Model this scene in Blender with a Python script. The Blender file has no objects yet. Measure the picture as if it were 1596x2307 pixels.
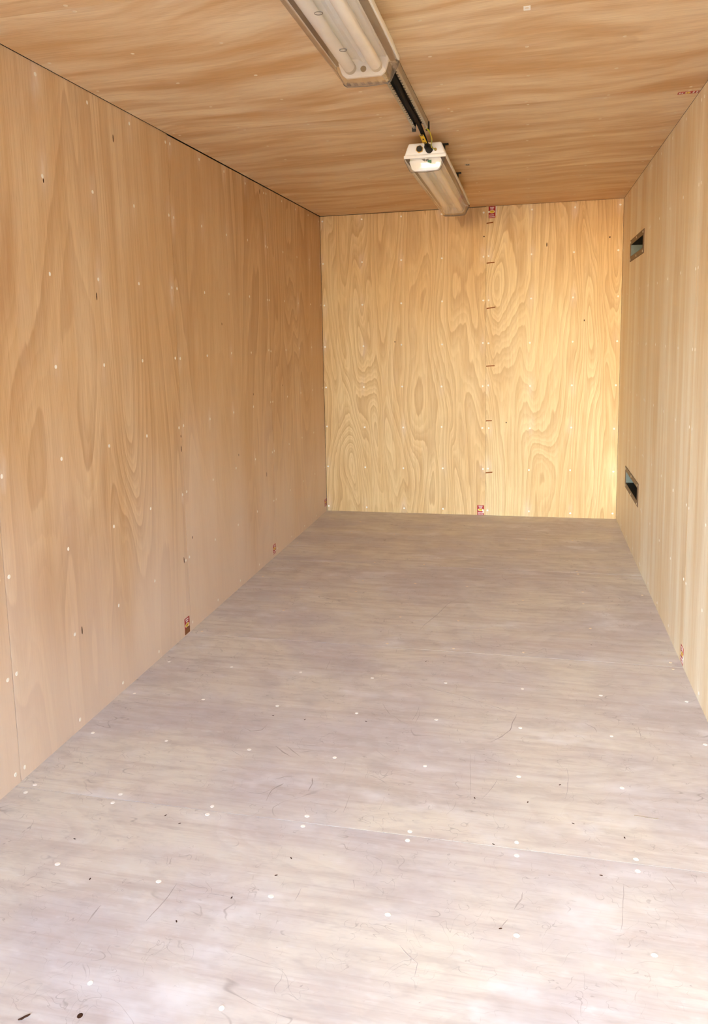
import bpy, bmesh, math, random
from mathutils import Matrix, Vector
random.seed(7)
scene = bpy.context.scene
COL = scene.collection

# ------------------------------------------------------------------ camera
W, H = 2.0587, 2.1458            # clear width and height of the lined container
YD = -7.20                       # plane of the open doorway (the back wall is y = 0)
cam_d = bpy.data.cameras.new('camera'); cam = bpy.data.objects.new('camera', cam_d)
COL.objects.link(cam); scene.camera = cam
cam_d.sensor_fit = 'HORIZONTAL'; cam_d.sensor_width = 36.0
cam_d.lens = 36.0 * 1830.042 / 1596.0
cam_d.shift_x = 53.04 / 1596.0; cam_d.shift_y = -143.98 / 1596.0
cam_d.clip_start = 0.02; cam_d.clip_end = 200
RT = (0.97121138, 0.23705816, -0.02349231)
UP = (-0.01014660, 0.13969246, 0.99014295)
FW = (-0.23800316, 0.96139973, -0.13807624)
m = Matrix(((RT[0], UP[0], -FW[0], 1.47245), (RT[1], UP[1], -FW[1], -5.79229), (RT[2], UP[2], -FW[2], 1.30617), (0, 0, 0, 1)))
cam.matrix_world = m

# ------------------------------------------------------------------ daylight and exposure
world = bpy.data.worlds.new('overcast_sky'); scene.world = world; world.use_nodes = True
wt = world.node_tree; bg = wt.nodes['Background']
sky = wt.nodes.new('ShaderNodeTexSky'); sky.sky_type = 'NISHITA'; sky.sun_disc = False
sky.sun_elevation = math.radians(23); sky.sun_rotation = math.radians(199)
sky.air_density = 1.0; sky.dust_density = 0.3; sky.ozone_density = 3.5
wt.links.new(sky.outputs[0], bg.inputs['Color']); bg.inputs['Strength'].default_value = 1.0
pl = bpy.data.lights.new('doorway_portal', 'AREA'); pl.shape = 'RECTANGLE'; pl.size = W; pl.size_y = H
pl.cycles.is_portal = True
po = bpy.data.objects.new('doorway_portal', pl); COL.objects.link(po)
po.location = (W / 2, YD - 0.02, H / 2); po.rotation_euler = (math.pi / 2, 0, 0)
vs = scene.view_settings
vs.view_transform = 'Standard'; vs.look = 'None'; vs.exposure = 2.0; vs.gamma = 1.0; vs.use_curve_mapping = False
scene.cycles.max_bounces = 12; scene.cycles.diffuse_bounces = 5; scene.cycles.glossy_bounces = 4
scene.cycles.transparent_max_bounces = 16; scene.cycles.sample_clamp_indirect = 8.0
scene.cycles.use_adaptive_sampling = True; scene.cycles.adaptive_threshold = 0.1; scene.cycles.adaptive_min_samples = 12

# ------------------------------------------------------------------ helpers
class MB:
    def __init__(s): s.v = []; s.f = []
    def box(s, x0, x1, y0, y1, z0, z1):
        b = len(s.v)
        s.v += [(x, y, z) for x in (x0, x1) for y in (y0, y1) for z in (z0, z1)]
        s.f += [tuple(b + i for i in q) for q in ((0, 1, 3, 2), (4, 6, 7, 5), (0, 4, 5, 1), (2, 3, 7, 6), (0, 2, 6, 4), (1, 5, 7, 3))]
        return s
    def prism(s, prof, a0, a1, axis='y', caps=True):
        """profile points extruded along an axis: y -> (x, z), x -> (y, z), z -> (x, y)"""
        b = len(s.v); n = len(prof)
        for a in (a0, a1):
            for p, q in prof:
                s.v.append({'y': (p, a, q), 'x': (a, p, q), 'z': (p, q, a)}[axis])
        for i in range(n):
            j = (i + 1) % n; s.f.append((b + i, b + j, b + n + j, b + n + i))
        if caps: s.f += [tuple(range(b, b + n)), tuple(range(b + n, b + 2 * n))]
        return s
    def tube(s, pts, r, n=12, caps=True):
        pts = [Vector(p) for p in pts]; b = len(s.v); rs = r if isinstance(r, (list, tuple)) else [r] * len(pts)
        ref = None
        for i, p in enumerate(pts):
            d = (pts[min(i + 1, len(pts) - 1)] - pts[max(i - 1, 0)]).normalized()
            if ref is None: ref = Vector((0, 0, 1)) if abs(d.z) < .9 else Vector((1, 0, 0))
            a = d.cross(ref).normalized(); c = a.cross(d).normalized(); ref = c
            for k in range(n):
                t = 2 * math.pi * k / n
                s.v.append(tuple(p + (a * math.cos(t) + c * math.sin(t)) * rs[i]))
        for i in range(len(pts) - 1):
            for k in range(n):
                k2 = (k + 1) % n
                s.f.append((b + i * n + k, b + i * n + k2, b + (i + 1) * n + k2, b + (i + 1) * n + k))
        if caps:
            s.f.append(tuple(range(b, b + n))); e = b + (len(pts) - 1) * n; s.f.append(tuple(range(e, e + n)))
        return s
    def build(s, name, mat, parent=None, bevel=0.0, smooth=False, seg=2):
        me = bpy.data.meshes.new(name); me.from_pydata(s.v, [], s.f)
        bm = bmesh.new(); bm.from_mesh(me); bmesh.ops.recalc_face_normals(bm, faces=bm.faces)
        if bevel:
            es = [e for e in bm.edges if len(e.link_faces) == 2 and e.calc_face_angle(0) > .35]
            bmesh.ops.bevel(bm, geom=es, offset=bevel, segments=seg, affect='EDGES', profile=.5, clamp_overlap=True)
        bm.to_mesh(me); bm.free()
        if smooth:
            me.polygons.foreach_set('use_smooth', [True] * len(me.polygons)); me.set_sharp_from_angle(angle=.7)
        me.materials.append(mat)
        o = bpy.data.objects.new(name, me); COL.objects.link(o)
        if parent: o.parent = parent
        return o
def link(name, me, parent=None):
    o = bpy.data.objects.new(name, me); COL.objects.link(o); o.parent = parent; return o
def empty(name, loc):
    o = bpy.data.objects.new(name, None); COL.objects.link(o); o.location = loc; o.empty_display_size = .05
    return o
def rebase(root):
    """children were modelled in world space: keep them there under a root that stands at the thing's base"""
    bpy.context.view_layer.update()
    for c in root.children: c.matrix_parent_inverse = root.matrix_world.inverted()
def tag(o, label, cat, group=None):
    o['label'] = label; o['category'] = cat
    if group: o['group'] = group
    return o
def struct(o): o['kind'] = 'structure'; return o

# ------------------------------------------------------------------ materials
def srgb(r, g, b):
    f = lambda c: (c / 255 / 12.92) if c / 255 <= .04045 else ((c / 255 + .055) / 1.055) ** 2.4
    return (f(r), f(g), f(b), 1)
class NG:
    def __init__(s, name):
        s.mat = bpy.data.materials.new(name); s.mat.use_nodes = True; s.t = s.mat.node_tree; s.t.nodes.clear()
        s.out = s.t.nodes.new('ShaderNodeOutputMaterial')
    def n(s, typ, ins=None, **kw):
        nd = s.t.nodes.new(typ)
        for k, v in kw.items(): setattr(nd, k, v)
        for k, v in (ins or {}).items():
            sk = nd.inputs[k]
            if hasattr(v, 'is_linked') or hasattr(v, 'links'): s.t.links.new(v, sk)
            else: sk.default_value = v
        return nd
    def math(s, op, a, b=0.0, c=None):
        ins = {0: a, 1: b}
        if c is not None: ins[2] = c
        return s.n('ShaderNodeMath', ins, operation=op).outputs[0]
    def mix(s, fac, a, b, blend='MIX'):
        nd = s.n('ShaderNodeMix', {0: fac, 6: a, 7: b}, data_type='RGBA', blend_type=blend)
        return nd.outputs[2]
    def ramp(s, fac, a, b, lo=0.0, hi=1.0):
        nd = s.n('ShaderNodeMapRange', {0: fac, 1: a, 2: b, 3: lo, 4: hi}, interpolation_type='SMOOTHSTEP')
        return nd.outputs[0]
    def noise(s, co, su, sv, detail=2.0, rough=.5, dist=0.0, off=(0, 0, 0)):
        v = s.n('ShaderNodeVectorMath', {0: co, 1: (su, sv, 1.0), 2: off}, operation='MULTIPLY_ADD').outputs[0]
        return s.n('ShaderNodeTexNoise', {'Vector': v, 'Scale': 1.0, 'Detail': detail, 'Roughness': rough, 'Distortion': dist}).outputs[0]
    def coords(s, u, v):
        """u across the grain, v along it, plus a per-panel offset"""
        tc = s.n('ShaderNodeTexCoord').outputs['Object']
        xyz = s.n('ShaderNodeSeparateXYZ', {0: tc})
        seed = s.n('ShaderNodeAttribute', attribute_name='seed', attribute_type='OBJECT').outputs['Fac']
        return s.n('ShaderNodeCombineXYZ', {0: xyz.outputs[u], 1: xyz.outputs[v], 2: s.math('MULTIPLY', seed, 3.7)}).outputs[0]
    def finish(s, color, rough=.6, spec=.3, bump=None, bstr=.1, bdist=.002, **kw):
        p = s.n('ShaderNodeBsdfPrincipled', {'Base Color': color, 'Roughness': rough, 'Specular IOR Level': spec})
        for k, v in kw.items(): p.inputs[k].default_value = v
        if bump is not None:
            b = s.n('ShaderNodeBump', {'Height': bump, 'Strength': bstr, 'Distance': bdist})
            s.t.links.new(b.outputs[0], p.inputs['Normal'])
        s.t.links.new(p.outputs[0], s.out.inputs[0]); return s.mat

def plywood(name, u, v, light, mid, dark, K=14.0, nu=2.0, nv=.42, fig=.5, fine=.4, streak=.5, blotch=.5, rough=.5, spec=.35, pale=.5, palecol=(232, 216, 200), su=16, sv=.55, low=0.0, sk=0.0, wobk=.35):
    g = NG(name); co = g.coords(u, v)
    # rotary-cut figure: contour lines of a field stretched along the grain
    n1 = g.noise(co, nu, nv, 2.2, .42, .55)
    wob = g.noise(co, 22, 2.6, 2, .5)
    f = g.math('ADD', g.math('MULTIPLY', n1, K), g.math('MULTIPLY', wob, wobk))
    fr = g.math('FRACT', f)
    ring = g.math('MULTIPLY', g.ramp(fr, 0.0, .07), g.ramp(fr, .75, .05))
    fr2 = g.math('FRACT', g.math('MULTIPLY', f, 3.0))
    ring2 = g.math('MULTIPLY', g.ramp(fr2, 0.0, .12), g.ramp(fr2, .9, .15))
    vis = g.ramp(g.noise(co, 1.3, .7, 1, .5, 0, (5.2, 1.1, 3)), .32, .62)        # figure fades in and out
    # streaks drift a little off the grain
    sp = g.n('ShaderNodeSeparateXYZ', {0: co})
    wv = g.math('MULTIPLY', g.math('SUBTRACT', g.noise(co, 1.1, 1.4, 1, .5, 0, (2.2, 6.1, 2)), .5), .30 if sk else .05)
    uu = g.math('ADD', g.math('ADD', sp.outputs[0], wv), g.math('MULTIPLY', sp.outputs[1], sk))
    co2 = g.n('ShaderNodeCombineXYZ', {0: uu, 1: sp.outputs[1], 2: sp.outputs[2]}).outputs[0]
    st = g.noise(co2, su, sv, 4, .6, 0, (3.1, 7.7, 0))
    bl = g.noise(co, 1.6, .9, 2, .5, 0, (9.4, 2.3, 1))
    fib = g.noise(co, 260, 5, 1, .65)
    por = g.noise(co, 420, 16, 1, .5, 0, (2, 4, 6))
    c = g.mix(g.math('MULTIPLY', g.ramp(st, .34, .68), streak), light, mid)
    tone = g.n('ShaderNodeAttribute', attribute_name='tone', attribute_type='OBJECT').outputs['Fac']
    c = g.mix(g.math('MULTIPLY', g.ramp(bl, .40, .70), blotch), c, mid)
    c = g.mix(g.math('MULTIPLY', tone, .55), c, mid)      # sheets differ a little in tone
    c = g.mix(g.math('MULTIPLY', g.math('MULTIPLY', ring, g.math('MULTIPLY_ADD', vis, .75, .25)), fig), c, dark)
    c = g.mix(g.math('MULTIPLY', g.math('MULTIPLY', ring2, vis), fig * fine), c, dark)
    c = g.mix(g.math('MULTIPLY', g.ramp(fib, .42, .70), .20), c, dark)
    c = g.mix(g.math('MULTIPLY', g.ramp(por, .62, .74), .22), c, dark)
    # sanding dust and filler smears
    dust = g.ramp(g.noise(co, 5.5, 1.3, 3, .6, 0, (1.7, 8.8, 4)), .60, .80)
    sm = g.n('ShaderNodeAttribute', attribute_name='smear', attribute_type='GEOMETRY').outputs['Fac']
    smn = g.math('MULTIPLY', sm, g.ramp(g.noise(co, 60, 14, 1, .6), .25, .65, .35, 1.0))
    pf = g.math('MAXIMUM', g.math('MULTIPLY', dust, pale), smn)
    if low:   # scuffed, dusty lower part of the sheets
        ln = g.noise(co, 4.0, .8, 2, .5, 0, (6, 2, 1))
        pf = g.math('MAXIMUM', pf, g.math('MULTIPLY', g.ramp(g.math('ADD', sp.outputs[1], g.math('MULTIPLY', ln, 1.2)), 1.75, .55), low))
    c = g.mix(pf, c, srgb(*palecol))
    return g.finish(c, rough, spec)

def flat(name, col, rough=.5, spec=.4, metal=0.0, var=.06, vscale=40):
    g = NG(name); tc = g.n('ShaderNodeTexCoord').outputs['Object']
    n = g.n('ShaderNodeTexNoise', {'Vector': tc, 'Scale': vscale, 'Detail': 3.0}).outputs[0]
    d = tuple(max(0, c * (1 - 2.5 * var)) for c in col[:3]) + (1,)
    c = g.mix(g.ramp(n, .3, .7), d, col)
    return g.finish(c, rough, spec, Metallic=metal)

def floor_ply(name):
    g = NG(name); co = g.coords('Y', 'X')
    st = g.noise(co, 34, 1.5, 3, .6, 0)
    n1 = g.noise(co, 2.6, 1.1, 1, .5, 0)
    fr = g.math('FRACT', g.math('MULTIPLY', n1, 15.0))
    ring = g.math('MULTIPLY', g.ramp(fr, 0, .1), g.ramp(fr, .8, .15))
    fib = g.noise(co, 220, 7, 3, .65)
    bl = g.noise(co, 2.2, 1.7, 4, .6, 0, (4, 1, 2))
    bl2 = g.noise(co, 10, 3.2, 4, .65, .5, (7, 3, 8))
    c = g.mix(g.ramp(bl, .36, .66), srgb(205, 197, 194), srgb(223, 215, 200))
    c = g.mix(g.math('MULTIPLY', g.ramp(st, .44, .70), .38), c, srgb(190, 172, 160))
    c = g.mix(g.math('MULTIPLY', ring, .13), c, srgb(176, 160, 150))
    c = g.mix(g.math('MULTIPLY', g.ramp(bl2, .48, .72), .42), c, srgb(180, 168, 159))
    bl3 = g.noise(co, 34, 13, 3, .68, 0, (3, 8, 2))
    c = g.mix(g.math('MULTIPLY', g.ramp(bl3, .5, .75), .28), c, srgb(170, 158, 152))
    c = g.mix(g.math('MULTIPLY', g.ramp(bl3, .45, .25), .30), c, srgb(230, 227, 224))
    c = g.mix(g.math('MULTIPLY', g.ramp(fib, .5, .75), .26), c, srgb(172, 156, 148))
    pale = g.ramp(g.noise(co, 4.2, 2.6, 4, .6, 0, (1, 9, 5)), .56, .76)
    c = g.mix(g.math('MULTIPLY', pale, .6), c, srgb(238, 236, 236))
    # scuffs: short stretches of thin contour lines at several angles
    for i, (sc, th, wd, off) in enumerate(((7.0, .005, .42, (3, 3, 3)), (13.0, .007, .40, (8, 1, 6)), (24.0, .010, .42, (2, 7, 1)))):
        a = g.noise(co, sc, sc * (.55, 1.4, .8)[i], 1.5, .5, .6, off)
        ln = g.ramp(g.math('ABSOLUTE', g.math('SUBTRACT', a, .5)), th, 0.0)
        mk = g.ramp(g.noise(co, 5 + 3 * i, 6 + 2 * i, 3, .65, 0, (off[2], off[0], off[1])), .50, .64)
        c = g.mix(g.math('MULTIPLY', g.math('MULTIPLY', ln, mk), wd), c, srgb(128, 114, 104))
    sp = g.ramp(g.noise(co, 62, 48, 2, .5, 0, (6, 6, 6)), .76, .80)
    c = g.mix(g.math('MULTIPLY', sp, .35), c, srgb(110, 92, 78))
    sm = g.n('ShaderNodeAttribute', attribute_name='smear', attribute_type='GEOMETRY').outputs['Fac']
    c = g.mix(g.math('MULTIPLY', sm, .7), c, srgb(238, 235, 234))
    return g.finish(c, .58, .35)

M = {}
M['ply_left'] = plywood('plywood_left', 'Y', 'Z', srgb(230, 204, 168), srgb(208, 170, 124), srgb(162, 110, 66), K=18, nu=2.2, nv=.36, fig=.34, fine=.45, streak=.6, blotch=.6, rough=.42, spec=.4, pale=.25, low=.75, palecol=(236, 220, 208))
M['ply_right'] = plywood('plywood_right', 'Y', 'Z', srgb(247, 241, 222), srgb(228, 207, 170), srgb(188, 152, 110), K=5, nu=2.2, nv=.12, fig=.14, fine=.3, streak=1.0, blotch=.3, pale=.6, palecol=(248, 243, 230), su=6.5, sv=.45)
M['ply_back'] = plywood('plywood_back', 'X', 'Z', srgb(238, 214, 163), srgb(218, 178, 118), srgb(160, 102, 48), K=30, nu=2.7, nv=.40, fig=.30, fine=.5, streak=.45, blotch=.65, pale=.12, wobk=.8)
M['ply_ceil'] = plywood('plywood_ceiling', 'Y', 'X', srgb(246, 224, 186), srgb(214, 171, 120), srgb(166, 116, 72), K=6, nu=2.6, nv=.5, fig=.14, fine=.4, streak=1.0, blotch=.35, pale=.22, su=8.5, sv=1.35, sk=.10)
M['ply_floor'] = floor_ply('plywood_floor_worn')
M['filler'] = flat('filler', srgb(250, 245, 234), .7, .2, var=.01)
M['filler_dull'] = flat('filler_dull', srgb(238, 220, 190), .7, .2, var=.03)
M['knot'] = flat('knot', srgb(70, 42, 26), .7, .2)
M['scuff'] = flat('scuff', srgb(190, 179, 171), .8, .1, var=.1, vscale=25)
M['steel'] = flat('container_steel', srgb(60, 62, 60), .6, .4)
M['concrete'] = flat('concrete', srgb(178, 174, 166), .9, .2, vscale=3)
M['pencil'] = flat('brown_marker', srgb(142, 82, 34), .7, .2)
M['galv'] = flat('galvanised_steel', srgb(186, 180, 168), .38, .5, metal=.85, vscale=60)
M['black'] = flat('black_plastic', srgb(22, 21, 20), .5, .4)
M['cable'] = flat('black_cable', srgb(14, 13, 13), .7, .15)
M['white'] = flat('white_plastic', srgb(246, 245, 241), .35, .5, var=.01)
M['tray'] = flat('white_enamel', srgb(246, 244, 240), .3, .5, var=.015)
M['tubewhite'] = flat('phosphor_tube', srgb(246, 243, 238), .25, .5, var=.01)
M['brass'] = flat('brass', srgb(190, 150, 80), .35, .5, metal=.9)
M['green'] = flat('green_label', srgb(40, 130, 95), .5, .3)
M['yellow'] = flat('yellow_label', srgb(240, 195, 40), .5, .3)
M['bronze'] = flat('brown_painted_metal', srgb(92, 58, 30), .45, .35, metal=.0)
M['duct_shade'] = flat('duct_shade_black', srgb(16, 17, 17), .7, .2)
M['duct_lit_grey'] = flat('duct_lit_grey', srgb(112, 122, 116), .5, .4)
M['screw'] = flat('zinc_screw', srgb(215, 205, 185), .3, .5, metal=.6)
M['red'] = flat('red_print', srgb(178, 40, 38), .55, .3)
M['stick_white'] = flat('white_print', srgb(240, 225, 222), .55, .3)
M['stick_yellow'] = flat('yellow_print', srgb(245, 215, 70), .55, .3)
M['paper'] = flat('paper', srgb(215, 205, 190), .7, .2)
M['ink'] = flat('ink', srgb(95, 84, 74), .7, .2)
def stripes():
    g = NG('green_yellow_wire'); tc = g.n('ShaderNodeTexCoord').outputs['Object']
    x = g.n('ShaderNodeSeparateXYZ', {0: tc}).outputs['X']
    c = g.mix(g.ramp(g.math('SINE', g.math('MULTIPLY', x, 900.0)), -.25, .25), srgb(214, 186, 40), srgb(120, 150, 40))
    return g.finish(c, .4, .4)
M['earth'] = stripes()
def clear():
    g = NG('clear_polycarbonate')
    fc = g.n('ShaderNodeLayerWeight', {'Blend': .5}).outputs['Facing']
    fr = g.math('MULTIPLY_ADD', g.math('POWER', fc, 4.0), .75, .05)
    tr = g.n('ShaderNodeBsdfTransparent', {'Color': (.95, .94, .925, 1)}).outputs[0]
    df = g.n('ShaderNodeBsdfTranslucent', {'Color': (.75, .70, .62, 1)}).outputs[0]
    d2 = g.n('ShaderNodeBsdfDiffuse', {'Color': (.75, .70, .62, 1)}).outputs[0]
    haze = g.n('ShaderNodeMixShader', {0: .5, 1: df, 2: d2}).outputs[0]
    tc = g.n('ShaderNodeTexCoord').outputs['Object']
    nz = g.n('ShaderNodeTexNoise', {'Vector': tc, 'Scale': 9.0, 'Detail': 4.0}).outputs[0]
    a = g.n('ShaderNodeMixShader', {0: g.ramp(nz, .3, .75, .04, .12), 1: tr, 2: haze}).outputs[0]
    gl = g.n('ShaderNodeBsdfGlossy', {'Roughness': .08, 'Color': (1, 1, 1, 1)}).outputs[0]
    s = g.n('ShaderNodeMixShader', {0: fr, 1: a, 2: gl}).outputs[0]
    g.t.links.new(s, g.out.inputs[0]); return g.mat
M['clear'] = clear()
M['hollow_shade'] = flat('grey_hollow_shade', srgb(92, 80, 70), .6, .3)
M['lip'] = flat('grey_lip', srgb(120, 104, 90), .4, .4)
M['rib'] = flat('smoky_plastic', srgb(150, 122, 98), .4, .4)

# ------------------------------------------------------------------ the lined shell
MAP = {'left': lambda u, v, d: (-d, u, v), 'right': lambda u, v, d: (W + d, u, v), 'back': lambda u, v, d: (u, d, v),
       'floor': lambda u, v, d: (u, v, -d), 'ceiling': lambda u, v, d: (u, v, H + d)}
def ticks(a, b, step, extra):
    n = max(1, int(round((b - a) / step)))
    xs = sorted(set([round(a + (b - a) * i / n, 5) for i in range(n + 1)] + [e for e in extra if a < e < b]))
    out = [xs[0]]
    for x in xs[1:]:
        if x - out[-1] < 1e-4: continue
        out.append(x)
    return out
def sheet(name, side, u0, u1, v0, v1, mat, parent, th=.018, d0=0.0, holes=(), plugs=(), step=(.4, .4), seed=0.0, along='v', smear=1.0):
    """a plywood sheet with cut-outs, facing the room; a 'smear' value is stored where filler was wiped round the plugs"""
    P = MAP[side]
    us = ticks(u0, u1, step[0], [x for h in holes for x in h[:2]]); vs_ = ticks(v0, v1, step[1], [x for h in holes for x in h[2:]])
    nu, nv = len(us), len(vs_)
    inh = lambda a, b: any(h[0] < a < h[1] and h[2] < b < h[3] for h in holes)
    solid = [[(0 <= i < nu - 1 and 0 <= j < nv - 1 and not inh((us[i] + us[i + 1]) / 2, (vs_[j] + vs_[j + 1]) / 2)) for j in range(-1, nv)] for i in range(-1, nu)]
    S = lambda i, j: solid[i + 1][j + 1]
    verts = [P(us[i], vs_[j], d0) for i in range(nu) for j in range(nv)] + [P(us[i], vs_[j], d0 + th) for i in range(nu) for j in range(nv)]
    F = lambda i, j: i * nv + j
    Bk = lambda i, j: nu * nv + i * nv + j
    faces = []
    for i in range(nu - 1):
        for j in range(nv - 1):
            if not S(i, j): continue
            faces.append((F(i, j), F(i + 1, j), F(i + 1, j + 1), F(i, j + 1)))
            faces.append((Bk(i, j), Bk(i, j + 1), Bk(i + 1, j + 1), Bk(i + 1, j)))
            if not S(i - 1, j): faces.append((F(i, j), F(i, j + 1), Bk(i, j + 1), Bk(i, j)))
            if not S(i + 1, j): faces.append((F(i + 1, j + 1), F(i + 1, j), Bk(i + 1, j), Bk(i + 1, j + 1)))
            if not S(i, j - 1): faces.append((F(i + 1, j), F(i, j), Bk(i, j), Bk(i + 1, j)))
            if not S(i, j + 1): faces.append((F(i, j + 1), F(i + 1, j + 1), Bk(i + 1, j + 1), Bk(i, j + 1)))
    me = bpy.data.meshes.new(name); me.from_pydata(verts, [], faces)
    at = me.attributes.new('smear', 'FLOAT', 'POINT'); val = [0.0] * len(verts)
    for (pu, pv, amt) in plugs:
        if amt <= 0: continue
        su, sv = (.014, .042) if along == 'v' else (.042, .014)
        cu, cv = pu + random.uniform(-.01, .01), pv + random.uniform(-.02, .02)
        for i in range(nu):
            du = (us[i] - cu) / su
            if abs(du) > 3: continue
            for j in range(nv):
                dv = (vs_[j] - cv) / sv
                if abs(dv) > 3: continue
                k = amt * math.exp(-.5 * (du * du + dv * dv))
                a = F(i, j)
                if k > val[a]: val[a] = k
    at.data.foreach_set('value', val)
    bm = bmesh.new(); bm.from_mesh(me); bmesh.ops.recalc_face_normals(bm, faces=bm.faces); bm.to_mesh(me); bm.free()
    me.materials.append(mat)
    o = link(name, me, parent); o['seed'] = float(seed); return o
def disc_mesh(name, r, h, mat, n=12, stretch=1.0):
    """a low filler plug or knot; local z is the outward normal"""
    v = [(r * math.cos(2 * math.pi * k / n), r * stretch * math.sin(2 * math.pi * k / n), 0) for k in range(n)]
    v += [(.8 * r * math.cos(2 * math.pi * k / n), .8 * r * stretch * math.sin(2 * math.pi * k / n), h) for k in range(n)]
    f = [(k, (k + 1) % n, n + (k + 1) % n, n + k) for k in range(n)] + [tuple(range(n, 2 * n)), tuple(reversed(range(n)))]
    me = bpy.data.meshes.new(name); me.from_pydata(v, [], f); me.materials.append(mat); return me
def tones(lst, vals):
    for o, t_ in zip(lst, vals): o['tone'] = t_
ROT = {'left': (math.pi / 2, 0, math.pi / 2), 'right': (math.pi / 2, 0, -math.pi / 2), 'back': (math.pi / 2, 0, 0), 'floor': (0, 0, 0), 'ceiling': (math.pi, 0, 0)}
PLUG = [disc_mesh('filler_plug', r, .0008, M['filler'], 10, s) for r, s in ((.0066, 1.05), (.0072, .9), (.0058, 1.2))]
PLUG2 = [disc_mesh('filler_plug', r, .0008, M['filler_dull'], 10, s) for r, s in ((.0062, 1.05), (.0068, .9), (.0056, 1.2))]
KNOT = [disc_mesh('knot', r, .0005, M['knot'], 8, s) for r, s in ((.0035, 4.2), (.003, 2.4), (.0045, 1.2))]
def plug(side, u, v, parent, me, name, spin=0.0):
    o = link(name, me, parent); o.location = MAP[side](u, v, -.0001); o.rotation_euler = ROT[side]
    return o
def plugged(side, panels, us, vs_, amount, jit=.004, skip=()):
    """plug positions for each panel (u0,u1,v0,v1): list of (u, v, smear)"""
    res = []
    for (u0, u1, v0, v1) in panels:
        lst = []
        for u in us:
            for v in vs_:
                if not (u0 + .006 < u < u1 - .006 and v0 + .006 < v < v1 - .006): continue
                if any(s[0] < u < s[1] and s[2] < v < s[3] for s in skip): continue
                a = random.random(); k = amount * (0 if a < .45 else random.uniform(.25, 1.0))
                lst.append((u + random.uniform(-jit, jit), v + random.uniform(-jit, jit), k))
        res.append(lst)
    return res
ROWS = [.035, .335, .632, .927, 1.222, 1.517, 1.813, 2.110]
YEND = YD
def shell(side, name, u0, u1, v0, v1, holes=()):
    o = sheet(name, side, u0, u1, v0, v1, M['steel'], None, th=.03, d0=.021, holes=holes); return struct(o)

VENTS = [(-1.062, -.437, 1.702, 1.830), (-1.120, -.491, .322, .453)]       # outer edge of the vent frames on the right wall (y0,y1,z0,z1)
HOLES = [(a + .040, b - .040, c + .030, d - .029) for a, b, c, d in VENTS]
wl = shell('left', 'wall_left', YEND, .05, -.05, H + .05)
wr = shell('right', 'wall_right', YEND, .05, -.05, H + .05, HOLES)
wb = shell('back', 'wall_back', -.02, W + .02, -.05, H + .05)
fl = shell('floor', 'floor', -.02, W + .02, YEND, .02)
ce = shell('ceiling', 'ceiling', -.02, W + .02, YEND, .02)

def panels(side, parent, rects, mat, us, vs_, amount, along, gap, seeds, holes=(), skip=(), fine=True, tops=None):
    out = []
    pl_ = plugged(side, rects, us, vs_, amount, skip=skip)
    for i, (u0, u1, v0, v1) in enumerate(rects):
        st = ((.016, .032) if along == 'v' else (.032, .016))
        hs = [h for h in holes if u0 < h[0] < u1]
        o = sheet('panel', side, u0 + gap, u1 - gap, v0, v1 if tops is None else tops[i], mat, parent, holes=hs, plugs=pl_[i], step=st, seed=seeds[i], along=along)
        for k, (u, v, a) in enumerate(pl_[i]):
            plug(side, u, v, o, PLUG[k % 3], 'filler_plug')
        out.append(o)
    return out
LS = [0, -1.253, -2.537, -3.808, -5.08, YEND]
lcols = [-.03, -.32, -.627, -.93, -1.234, -1.272, -1.580, -1.887, -2.205, -2.513, -2.560, -2.866, -3.168, -3.470, -3.785, -3.831, -4.13, -4.43, -4.74]
left = panels('left', wl, [(LS[i + 1], LS[i], .0002, H) for i in range(5)], M['ply_left'], lcols, ROWS, .8, 'v', .0014, [1.3, 4.6, 2.9, 7.1, 5.5], tops=[H - .004, H - .004, H - .0005, H - .0035, H - .003])
RS = [0, -1.262, -2.545, -3.815, -5.09, YEND]
right = panels('right', wr, [(RS[i + 1], RS[i], .0002, H - .0006) for i in range(5)], M['ply_right'], lcols, ROWS, .5, 'v', .0005, [11.3, 14.6, 12.9, 17.1, 15.5], holes=HOLES,
               skip=[(a - .02, b + .02, c - .02, d + .02) for a, b, c, d in VENTS])
bcols = [.016, .301, .582, .865, 1.150, 1.189, 1.472, 1.752, 2.034]
back = panels('back', wb, [(0.0015, 1.1705, .0002, H - .003), (1.1705, W - .001, .0002, H - .001)], M['ply_back'], bcols, ROWS, .45, 'v', .0005, [21.2, 25.7])
FS = [0, -1.346, -2.567, -3.836, -5.1, YEND]
fcols = [.05, .328, .611, .893, 1.171, 1.453, 1.735, 2.018]
frows = [-.02, -.33, -.64, -.96, -1.32, -1.372, -1.68, -1.86, -2.2, -2.53, -2.59, -2.88, -3.18, -3.487, -3.811, -3.858, -4.137, -4.455]
floorp = []
pl_ = None
def floor_like(side, parent, seams, mat, amount, gap, seeds, cols, rows):
    e = .017
    cl = side == 'ceiling'      # the ceiling sheets stop a little short of the walls
    rects = [(.0035 if cl else -e, W - .0012 if cl else W + e, seams[i + 1], seams[i] + ((-.002 if cl else .017) if i == 0 else 0)) for i in range(5)]
    pls = plugged(side, rects, cols, rows, amount, jit=.006)
    out = []
    for i, (u0, u1, v0, v1) in enumerate(rects):
        o = sheet('panel', side, u0, u1, v0 + gap, v1 - gap, mat, parent, plugs=pls[i], step=(.032, .016), seed=seeds[i], along='u')
        for k, (u, v, a) in enumerate(pls[i]):
            if side == 'floor' and v > -2.6 and random.random() < .6: continue     # trodden out of sight
            plug(side, u, v, o, (PLUG if side == 'floor' and v < -2.7 else PLUG2)[k % 3], 'filler_plug')
        out.append(o)
    return out
floorp = floor_like('floor', fl, FS, M['ply_floor'], .7, .0010, [31.1, 33.6, 36.2, 38.8, 34.4], fcols, frows)
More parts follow.
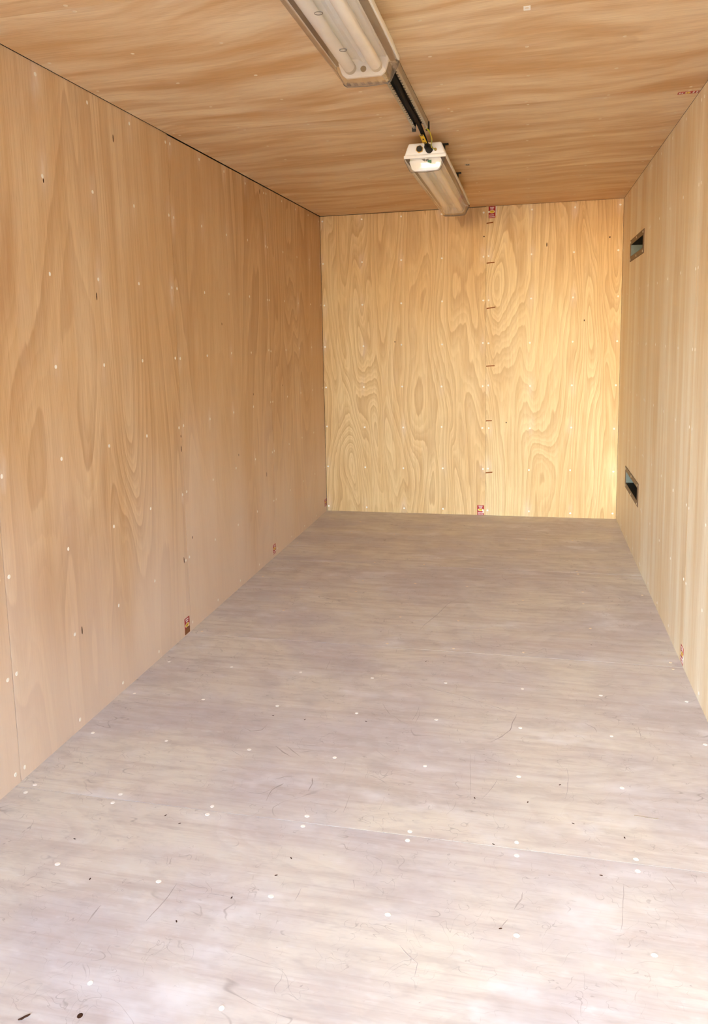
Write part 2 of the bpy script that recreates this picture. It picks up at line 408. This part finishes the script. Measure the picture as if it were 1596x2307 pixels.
CS = [0, -1.25, -2.52, -3.80, -5.08, YEND]
crows = [-.3, -.62, -.93, -1.225, -1.275, -1.576, -1.897, -2.19, -2.5, -2.54, -2.855, -3.15, -3.452, -3.78, -3.82, -4.13]
ceilp = floor_like('ceiling', ce, CS, M['ply_ceil'], .35, .0003, [41.1, 43.6, 46.2, 48.8, 44.4], [.035, .32, .6, .887, 1.166, 1.453, 1.736, 2.02], crows)

tones(left, [.55, .75, .1, .3, .2]); tones(right, [.45, .0, .15, .1, .1]); tones(back, [.55, .0]); tones(ceilp, [.5, .25, .1, .3, .2])
# knots, ticks and scuffs that belong to the sheets
def which(seams, y):
    for i in range(5):
        if seams[i + 1] <= y <= seams[i]: return i
    return 0
for k, (y, z) in enumerate([(-3.187, 1.458), (-1.574, .994), (-1.394, .517), (-2.474, .416), (-2.576, .339), (-2.545, .885), (-3.423, .331), (-1.84, .697), (-1.346, 2.103), (-3.467, 1.80), (-3.002, 2.027), (-2.003, 1.371), (-2.548, .83), (-1.027, 1.007)]):
    plug('left', y, z, left[which(LS, y)], KNOT[k % 2], 'knot')
for k, (x, z) in enumerate([(1.573, 1.873), (1.156, 1.947), (1.823, 1.362), (1.975, 1.902), (.531, 1.246), (1.312, .668)]):
    plug('back', x, z, back[0 if x < 1.17 else 1], KNOT[1 + k % 2] if k else KNOT[0], 'knot')
for k, (x, y) in enumerate([(.63, -4.537), (.312, -4.029), (.504, -3.881), (.898, -3.988), (.881, -4.059), (1.722, -3.732), (1.651, -3.898), (1.478, -3.617), (1.596, -3.695), (1.568, -3.509), (1.332, -3.626), (.616, -3.254), (.802, -4.157), (1.732, -2.392), (1.077, -2.688), (.707, -4.257), (1.421, -4.128), (.437, -4.166), (.941, -3.234), (.732, -3.261), (1.393, -3.828), (.558, -3.908)]):
    o = plug('floor', x, y, floorp[which(FS, y)], KNOT[2] if k == 0 else KNOT[1], 'knot')
    o.scale = (1.3, 1.3, 1) if k == 0 else (.6, .6, 1); o.rotation_euler = (0, 0, k * 1.3)
for k, ((x0, z0), (x1, z1)) in enumerate([((1.173, 2.034), (1.218, 2.038)), ((1.174, 1.768), (1.228, 1.771)), ((1.175, 1.461), (1.235, 1.468)), ((1.173, 1.064), (1.231, 1.066)), ((1.1725, .68), (1.214, .68)), ((1.1725, .309), (1.219, .313))]):
    mb = MB(); h = .0045
    mb.v = [(x0, -.0006, z0 - h), (x1, -.0006, z1 - h * .6), (x1, -.0006, z1 + h), (x0, -.0006, z0 + h * .8), (x0, .0005, z0 - h), (x1, .0005, z1 - h * .6), (x1, .0005, z1 + h), (x0, .0005, z0 + h * .8)]
    mb.f = [(0, 1, 2, 3), (4, 7, 6, 5), (0, 4, 5, 1), (1, 5, 6, 2), (2, 6, 7, 3), (3, 7, 4, 0)]
    mb.build('brown_tick', M['pencil'], back[1])
SC = {'a': ([(1.44, -3.081), (1.429, -3.139), (1.42, -3.204), (1.393, -3.255), (1.36, -3.297)], .004), 'b': ([(1.155, -1.85), (1.096, -1.97), (1.061, -2.136), (1.024, -2.262), (1.006, -2.35)], .003), 'c': ([(1.071, -2.902), (1.15, -2.946), (1.242, -2.977), (1.315, -3.014), (1.432, -3.079)], .003),
 'd': ([(.972, -3.091), (1.014, -3.17), (1.059, -3.211), (1.093, -3.236)], .003), 'e': ([(1.106, -3.218), (1.113, -3.157), (1.11, -3.1)], .002), 'f': ([(1.092, -3.204), (1.101, -3.153), (1.104, -3.09)], .002), 'g': ([(.686, -3.453), (.726, -3.488), (.755, -3.51)], .005), 'h': ([(.721, -3.446), (.753, -3.477), (.786, -3.504)], .004),
 'i': ([(.757, -3.759), (.754, -3.702), (.77, -3.675), (.779, -3.661)], .006), 'j': ([(.746, -3.643), (.769, -3.626), (.801, -3.619)], .003), 'k': ([(.861, -3.687), (.863, -3.644), (.852, -3.614)], .005), 'l': ([(.982, -3.768), (.984, -3.72), (.984, -3.679)], .002), 'm': ([(1.45, -4.062), (1.465, -4.021), (1.469, -3.997)], .004), 'n': ([(1.421, -4.128), (1.436, -4.094)], .002),
 'o': ([(1.591, -3.41), (1.593, -3.472), (1.587, -3.545), (1.581, -3.58)], .0018), 'p': ([(1.831, -3.092), (1.831, -3.183)], .002), 'q': ([(1.664, -3.109), (1.691, -3.135), (1.697, -3.165)], .004), 'r': ([(.539, -3.312), (.589, -3.299)], .005), 's': ([(.546, -3.359), (.576, -3.375), (.61, -3.362), (.615, -3.32)], .005),
 't': ([(.509, -4.305), (.509, -4.246)], .004), 'u': ([(.639, -4.27), (.65, -4.201), (.655, -4.137)], .003), 'v': ([(.53, -4.396), (.528, -4.357)], .0015), 'w': ([(.591, -2.732), (.633, -2.676)], .003), 'x': ([(.704, -2.846), (.695, -2.736)], .002), 'z': ([(1.351, -3.627), (1.379, -3.564), (1.392, -3.513)], .0018),
 'aa': ([(1.303, -3.387), (1.319, -3.611)], .0015), 'ac': ([(.555, -3.508), (.604, -3.54)], .002), 'ad': ([(1.678, -4.084), (1.702, -3.917)], .0018), 'ae': ([(1.8, -3.871), (1.818, -3.916)], .004), 'af': ([(1.211, -4.224), (1.255, -4.266), (1.255, -4.302)], .0025), 'ag': ([(.954, -4.09), (.952, -4.137)], .002)}
def scuff_part(pts, wd, parent):
    ps = [Vector((x, y)) for x, y in pts]; dense = []
    for a, b in zip(ps[:-1], ps[1:]):
        n = max(2, int((b - a).length / .02))
        dense += [a.lerp(b, t / n) for t in range(n)]
    dense.append(ps[-1]); mb = MB(); N = len(dense)
    for i, p in enumerate(dense):
        d = (dense[min(i + 1, N - 1)] - dense[max(i - 1, 0)]).normalized(); nrm = Vector((-d.y, d.x))
        t = i / (N - 1); w = wd * (.15 + math.sin(math.pi * t) ** .5 * .85) * random.uniform(.45, 1.0) * .55
        o = nrm * random.uniform(-.0015, .0015)
        for s in (-1, 1): mb.v.append((p.x + nrm.x * w * s + o.x, p.y + nrm.y * w * s + o.y, .00025))
        for s in (-1, 1): mb.v.append((p.x + nrm.x * w * s + o.x, p.y + nrm.y * w * s + o.y, -.001))
    for i in range(N - 1):
        a = 4 * i; b = a + 4
        mb.f += [(a, a + 1, b + 1, b), (a + 2, a, b, b + 2), (a + 1, a + 3, b + 3, b + 1)]
    mb.f += [(0, 2, 3, 1), (4 * N - 4, 4 * N - 3, 4 * N - 1, 4 * N - 2)]
    return mb.build('scuff', M['scuff'], parent)
for pts, wd in SC.values(): scuff_part(pts, wd, floorp[which(FS, pts[0][1])])
mb = MB()
for i in range(12):
    x = 1.758 + .0052 * i; y = -3.627 - .0004 * i + random.uniform(-.0015, .0015)
    mb.box(x, x + .003, y, y + .004, 0, .0006)
o = mb.build('staple_row', M['screw'], floorp[3]); o['kind'] = 'stuff'

# ------------------------------------------------------------------ vents in the right wall
def vent(out, hole, label):
    y0, y1, z0, z1 = out; a, b, c, d = hole
    root = empty('wall_vent', (W, (y0 + y1) / 2, z0))
    tag(root, label, 'vent', 'vents in the right wall')
    mb = MB(); t = .003
    for (p, q, r, s) in ((y0, y1, d, z1), (y0, y1, z0, c), (y0, a, c, d), (b, y1, c, d)):
        mb.box(W - t, W - .0002, p, q, r, s)
    fr = mb.build('frame', M['bronze'], root)
    for i, y in enumerate((y0 + .035, (y0 + y1) / 2, y1 - .035)):
        for z in (z0 + .013, z1 - .013):
            s = link('screw', SCREW, fr); s.location = (W - t, y, z); s.rotation_euler = ROT['right']
    D = .10; w = .0015
    MB().box(W - .002, W + D, b - w, b, c, d).build('side_plate', M['duct_lit_grey'], root)  # duct side facing the door: its light is put into a paler grey
    mb = MB()
    mb.box(W - .002, W + D, a, b, d - w, d).box(W - .002, W + D, a, b, c, c + w).box(W - .002, W + D, a, a + w, c, d).box(W + D - w, W + D, a, b, c, d)
    mb.build('duct', M['duct_shade'], root)  # remaining duct faces: their shade is put into the black colour
    rebase(root)
SCREW = disc_mesh('screw', .0075, .0025, M['screw'], 10)
vent(VENTS[0], HOLES[0], 'upper brown-framed rectangular vent in the right plywood wall, near the ceiling')
vent(VENTS[1], HOLES[1], 'lower brown-framed rectangular vent in the right plywood wall, near the floor')

# ------------------------------------------------------------------ stickers
def sticker(P, w, h, label, style=0):
    """P maps (s, t, lift) with s along the width and t along the height to the world"""
    base = P(w / 2, 0, 0); root = empty('plywood_sticker', base)
    tag(root, label, 'sticker', 'red sheet stickers')
    def slab(name, poly, lift, mat, parent):
        mb = MB(); n = len(poly)
        mb.v = [P(s, t, lift) for s, t in poly] + [P(s, t, -.0002) for s, t in poly]
        mb.f = [tuple(range(n)), tuple(range(2 * n - 1, n - 1, -1))] + [(i, (i + 1) % n, n + (i + 1) % n, n + i) for i in range(n)]
        return mb.build(name, mat, parent)
    ell = lambda cx, cy, rx, ry, n=18: [(cx + rx * math.cos(2 * math.pi * k / n), cy + ry * math.sin(2 * math.pi * k / n)) for k in range(n)]
    bar = lambda x0, x1, y0, y1: [(x0 * w, y0 * h), (x1 * w, y0 * h), (x1 * w, y1 * h), (x0 * w, y1 * h)]
    slab('backing', [(0, 0), (w, 0), (w, h), (0, h)], .0004, M['red'], root)
    # two lines of worn white lettering above and below a yellow oval
    rows = [(.86, .94, .2, .8), (.74, .82, .26, .74), (.22, .30, .1, .8), (.06, .14, .1, .88)]
    for y0, y1, x0, x1 in rows:
        x = x0
        while x < x1:
            ww = random.uniform(.07, .13)
            slab('letter', bar(x, min(x + ww, x1), y0 + random.uniform(-.01, .01), y1), .0007, M['stick_white'], root)
            x += ww + .03
    slab('oval_border', ell(w * .5, h * .54, w * .42, h * .14), .0006, M['stick_white'], root)
    slab('oval', ell(w * .5, h * .54, w * .37, h * .115), .0008, M['stick_yellow'], root)
    slab('oval_letters', bar(.3, .72, .525, .56), .0010, M['red'], root)
    if style == 1: slab('torn_corner', [(w * .75, h * .2), (w, h * .2), (w, h * .62), (w * .86, h * .5)], .0011, M['stick_white'], root)
    if style == 2: slab('white_strip', [(w * 1.04, h * .2), (w * 1.16, h * .2), (w * 1.16, h * 1.0), (w * 1.04, h * 1.0)], .0006, M['stick_white'], root)
    if style == 3: slab('bare_patch', [(0.02 * w, 0), (w * .95, 0), (w, h * .36), (w * .5, h * .42), (.02 * w, h * .33)], .0011, M['brownpaper'], root)
    rebase(root)
M['brownpaper'] = flat('torn_brown_paper', srgb(138, 92, 62), .8, .2)
sticker(lambda s, t, d: (1.187 + s, -d, 2.067 + t), .045, .077, 'red sticker with yellow oval on back wall just under the ceiling', 2)
sticker(lambda s, t, d: (1.113 + s, -d, .001 + t), .048, .071, 'red sticker with yellow oval at the foot of the back wall joint', 1)
sticker(lambda s, t, d: (d, -2.604 + s, .004 + t), .053, .073, 'torn red sticker low on left wall, nearest to the viewer', 3)
sticker(lambda s, t, d: (d, -1.318 + s, .020 + t), .046, .058, 'small red sticker low on left wall, midway to the back')
sticker(lambda s, t, d: (d, -.064 + s, .042 + t), .058, .054, 'red sticker in the far left corner above the floor')
sticker(lambda s, t, d: (W - d, -2.508 - s, .004 + t), .056, .070, 'red sticker low on the right wall beside the floor', 1)
sticker(lambda s, t, d: (2.056 - t, -2.487 + s, H - d), .030, .072, 'red sticker on the ceiling at the right wall')
root = empty('paper_tag', (1.151, -1.458, H)); tag(root, 'tiny printed square tag on the ceiling right of the far lamp', 'tag')
MB().box(1.139, 1.164, -1.478, -1.438, H - .0006, H).build('paper', M['paper'], root)
mb = MB()
for (x0, x1, y0, y1) in ((1.145, 1.160, -1.472, -1.468), (1.145, 1.160, -1.448, -1.444), (1.145, 1.148, -1.472, -1.444), (1.157, 1.160, -1.472, -1.450), (1.151, 1.158, -1.458, -1.454)):
    mb.box(x0, x1, y0, y1, H - .0009, H - .0005)
mb.build('printed_square', M['ink'], root); rebase(root)
mb = MB(); mb.v = []
MB().box(1.4456, 1.4636, -3.467, -3.437, H - .0007, H).build('filler_patch', M['filler'], ceilp[2])
mb = MB()
fp = [(.517, -4.573), (.521, -4.569), (.526, -4.562), (.533, -4.556), (.531, -4.561), (.527, -4.565), (.524, -4.571)]
o = mb.prism(fp, .0003, .003, 'z').build('wood_flake', M['knot']); tag(o, 'small dark brown flake lying on the near left of the floor', 'debris')

# ------------------------------------------------------------------ ceiling luminaires
XC = 1.024; ZT = H - .035; ZR = H - .097; ZB = H - .155
def lamp(y0, y1, label, near_gear):
    """y0 nearer to the door; hexagonal cross-section: white body above, clear cover below"""
    root = empty('batten_lamp', (XC, (y0 + y1) / 2, ZT)); tag(root, label, 'ceiling lamp', 'twin-tube ceiling lamps')
    X = lambda p: [(XC + x, z) for x, z in p]
    body = MB().prism(X([(-.070, ZT), (.070, ZT), (.089, ZR + .012), (-.089, ZR + .012)]), y0, y1).build('body', M['white'], root, bevel=.007, smooth=True, seg=3)
    MB().prism(X([(-.0905, ZR + .013), (.0905, ZR + .013), (.0905, ZR), (-.0905, ZR)]), y0 - .002, y1 + .002).build('rim', M['white'], root, bevel=.002, smooth=True)
    # clear cover: one thin skin, sloping sides and ends, slightly bowed bottom
    prof = [(-.089, ZR), (-.086, ZR - .012), (-.066, ZB + .006), (-.058, ZB + .001), (0, ZB - .002), (.058, ZB + .001), (.066, ZB + .006), (.086, ZR - .012), (.089, ZR)]
    mb = MB(); n = len(prof)
    rings = [(y0, 1), (y0 + .004, 1), (y1 - .004, 1), (y1, 1)]
    rings = [(y0 + .002, 1.0), (y1 - .002, 1.0)]
    for y, k in rings: mb.v += [(XC + x, y, z) for x, z in prof]
    for i in range(n - 1): mb.f.append((i, i + 1, n + i + 1, n + i))
    mb.f += [tuple(range(n)), tuple(range(n, 2 * n))]
    cov = mb.build('clear_cover', M['clear'], root, bevel=.006, smooth=True, seg=3)
    for yl in (y0 + .002, y1 - .002):
        MB().tube([(XC + x, yl, z) for x, z in prof], .0011, 6).build('cover_lip', M['lip'], cov)
    # moulded ribs across the ends of the cover
    rb = []
    for e, ye in ((0, y1 - .030),):
        for k in range(6):
            x = -.05 + .02 * k
            MB().box(XC + x - .005, XC + x + .005, ye, ye + .024, ZB + .0012, ZB + .0026).build('rib', M['rib'], cov)
    for s in (-1, 1):
        xa, xb = sorted((XC + s * .066, XC + s * .086))
        MB().box(xa, xb, y0 + .006, y1 - .006, ZR - .0012, ZR + .001).build('hollow_shade', M['hollow_shade'], root)  # dark strips stand in for the shaded hollow beside the tray
    # gear tray, tubes and lampholders inside
    a, b = y0 + .022, y1 - .045
    MB().prism(X([(-.062, ZR - .006), (-.058, ZR - .003), (-.016, ZR - .003), (0, ZR - .014), (.016, ZR - .003), (.058, ZR - .003), (.062, ZR - .006), (.062, ZR + .004), (-.062, ZR + .004)]), a, b).build('gear_tray', M['tray'], root)
    for s in (-1, 1):
        tb = MB().tube([(XC + s * .036, a + .012, ZR - .026), (XC + s * .036, b - .012, ZR - .026)], .016, 18).build('tube', M['tubewhite'], root, smooth=True)
        MB().tube([(XC + s * .036, a + .014, ZR - .026), (XC + s * .036, a + .034, ZR - .026)], .0164, 18).build('end_cap', M['galv'], tb, smooth=True)
        MB().tube([(XC + s * .036, b - .034, ZR - .026), (XC + s * .036, b - .014, ZR - .026)], .0164, 18).build('end_cap', M['galv'], tb, smooth=True)
    for ye, sg in ((a, 1), (b, -1)):
        y_a, y_b = sorted((ye, ye + sg * .012))
        MB().prism(X([(-.066, ZR), (.066, ZR), (.070, ZR - .010), (.060, ZR - .040), (.048, ZR - .050), (-.048, ZR - .050), (-.060, ZR - .040), (-.070, ZR - .010)]), y_a, y_b).build('end_plate', M['white'], root, bevel=.002)
    if near_gear:
        MB().box(XC + .009, XC + .026, a - .0015, a, ZR - .020, ZR - .007).build('green_label', M['green'], root)
        MB().box(XC - .0012, XC + .0012, a - .0015, a, ZR - .044, ZR - .002).build('moulding_line', M['tray'], root)
    else:
        MB().tube([(XC, b - .0135, ZR - .030), (XC, b - .0118, ZR - .030)], .008, 16).build('keyhole', M['hollow_shade'], root)
        for yy in (y1 - .307, y1 - .545):
            rr = MB()
            ring = [(XC + .009 * math.cos(t * math.pi / 10), yy + .009 * math.sin(t * math.pi / 10), ZB - .0022) for t in range(21)]
            rr.tube(ring, .0007, 6, caps=False).build('moulded_ring', M['lip'], cov)
    # fixing brackets to the ceiling
    for yb in (y0 + .21, y0 + .91):
        MB().box(XC - .081, XC + .081, yb - .010, yb + .010, H - .006, H - .0002).box(XC - .066, XC + .066, yb - .012, yb + .012, ZT - .002, H - .003).build('bracket', M['black'], root)
    return root, body
l1, _ = lamp(-4.95, -3.450, 'twin-tube ceiling lamp with clear cover nearest to the viewer', False)
l2, body2 = lamp(-2.175, -.765, 'twin-tube ceiling lamp with white end and clear cover by the back wall', True)
ye = -2.175
hexr = lambda r, n, cx, cz, ph=0: [(cx + r * math.cos(2 * math.pi * k / n + ph), cz + r * math.sin(2 * math.pi * k / n + ph)) for k in range(n)]
gx, gz = XC - .022, ZT - .026
MB().prism(hexr(.0165, 6, gx, gz, .3), ye - .006, ye + .001).build('gland_nut', M['brass'], l2, bevel=.001)
MB().tube([(gx, ye - .010, gz), (gx, ye - .002, gz)], .0125, 20).build('blanking_plug', M['black'], l2, smooth=True)
cx, cz = XC + .019, ZT - .030
gl = MB().tube([(cx, ye + .001, cz), (cx, ye - .006, cz), (cx, ye - .007, cz), (cx - .002, ye - .046, cz + .003), (cx - .003, ye - .056, cz + .005)], [.016, .016, .0145, .0145, .009], 20).build('cable_gland', M['black'], l2, smooth=True)
MB().tube([(XC + .046, ye + .001, ZT - .032), (XC + .046, ye - .007, ZT - .032)], .006, 12).build('earth_screw', M['brass'], l2, smooth=True)
rebase(l1); rebase(l2)

# slotted steel channel between the lamps
y0, y1 = -3.46, -2.40; xs = 1.036; hw = .030; zt = H - .0003; zb = H - .030; t = .0025
root = empty('steel_channel', (xs, (y0 + y1) / 2, H)); tag(root, 'slotted galvanised steel channel fixed along the ceiling between the lamps', 'channel')
MB().box(xs - hw, xs + hw, y0, y1, zt - t, zt).build('back_plate', M['steel'], root)  # dark plate colour stands in for the shadow inside the channel
for s in (-1, 1):
    xa, xb = sorted((xs + s * hw, xs + s * (hw - t)))
    MB().box(xa, xb, y0, y1, zb, zt - t).build('flange', M['galv'], root)
    # return lip cut into teeth by the slots
    lip = MB(); y = y0; xi, xo = xs + s * (hw - .013), xs + s * (hw - t)
    xm = xs + s * (hw - .008); u0_, u1_ = sorted((xm, xo))
    lip.box(u0_, u1_, y0, y1, zb, zb + t)
    v0_, v1_ = sorted((xi, xm)); k = 0
    while y < y1 - .004:
        lip.box(v0_, v1_, y, min(y + .018, y1), zb, zb + t); y += .030
    lip.build('toothed_lip', M['galv'], root)
mb = MB()
for s in (-1, 1):
    xa, xb = sorted((xs + s * (hw + .005), xs + s * (hw - .010))); mb.box(xa, xb, y1 - .002, y1 + .014, zb - .008, zt - .004)
mb.box(xs - hw, xs + hw, y1, y1 + .006, zt - .010, zt - .003)
mb.build('end_cap', M['black'], root, bevel=.001)
MB().tube([(xs + hw - .006, y1 - .016, zb - .006), (xs + hw - .006, y1 - .016, zb + .003)], .006, 8).build('bolt', M['screw'], root)
rebase(root)

# cables
def smooth_path(pts, n=8):
    ps = [Vector(p) for p in pts]; out = []
    for i in range(len(ps) - 1):
        p0, p1, p2, p3 = ps[max(i - 1, 0)], ps[i], ps[i + 1], ps[min(i + 2, len(ps) - 1)]
        for k in range(n):
            t_ = k / n
            out.append(.5 * ((2 * p1) + (p2 - p0) * t_ + (2 * p0 - 5 * p1 + 4 * p2 - p3) * t_ ** 2 + (3 * p1 - p0 - 3 * p2 + p3) * t_ ** 3))
    out.append(ps[-1]); return out
root = empty('power_cable', (xs, -2.9, zb)); tag(root, 'black power cable with yellow tag running along the channel into the far lamp', 'cable')
cp = smooth_path([(xs - .004, -3.44, zb + .006), (xs + .003, -3.1, zb + .004), (xs - .002, -2.75, zb + .006), (xs, -2.47, zb + .004), (xs + .001, -2.385, zb - .002), (XC + .016, -2.30, zb - .020), (cx - .003, ye - .050, cz + .0045)])
MB().tube(cp, .0085, 12).build('sheath', M['cable'], root, smooth=True)
tg = Vector((1.0355, -2.372, H - .0475)); tg2 = Vector((1.0395, -2.285, H - .062))
mb = MB(); d = (tg2 - tg); sx = Vector((.0085, 0, 0)); up = Vector((0, -.002, -.0012))
q = [tg - sx, tg + sx, tg2 + sx, tg2 - sx]; mb.v = [tuple(p) for p in q] + [tuple(p + up) for p in q]
mb.f = [(0, 3, 2, 1), (4, 5, 6, 7), (0, 1, 5, 4), (1, 2, 6, 5), (2, 3, 7, 6), (3, 0, 4, 7)]
tgo = mb.build('yellow_tag', M['yellow'], root)
for f0, f1 in ((.04, .13), (.87, .96), (.45, .58)):
    a_, b_ = tg.lerp(tg2, f0), tg.lerp(tg2, f1); hx = Vector((.0055 if f0 != .45 else .003, 0, 0)); mb = MB()
    q = [a_ - hx + up, a_ + hx + up, b_ + hx + up, b_ - hx + up]; mb.v = [tuple(p) for p in q] + [tuple(p + up * .3) for p in q]
    mb.f = [(0, 3, 2, 1), (4, 5, 6, 7), (0, 1, 5, 4), (1, 2, 6, 5), (2, 3, 7, 6), (3, 0, 4, 7)]
    mb.build('tag_mark', M['ink'], tgo)
rebase(root)
ep = smooth_path([(xs + hw - .006, y1 - .016, zb - .006), (xs + hw + .004, -2.395, zb - .012), (xs + hw + .006, -2.33, zb - .028), (XC + .036, -2.24, zb - .036), (XC + .045, ye - .02, ZT - .036), (XC + .046, ye - .005, ZT - .032)])
o = MB().tube(ep, .0028, 8).build('earth_wire', M['earth'], None, smooth=True)
tag(o, 'thin green-yellow earth wire looping from the channel to the far lamp', 'wire')

# ------------------------------------------------------------------ outside the doorway
struct(MB().box(-14, 16, -26, YD, -.30, -.20).build('ground', M['concrete']))
# added dark corrugated block, out of view, to cut sky light from the right
def corrugated(x0, y0, y1, z0, z1):
    prof = []; y = y0; k = 0
    while y < y1:
        prof += [(x0, y), (x0, y + .07), (x0 + .036, y + .14), (x0 + .036, y + .21)]; y += .28
    prof += [(x0, y1), (x0 + 2.4, y1), (x0 + 2.4, y0)]
    return MB().prism(prof, z0, z1, 'z').build('added_sky_blocker', M['steel'])
struct(corrugated(2.45, -20.0, YD - .15, -.2, 2.45))
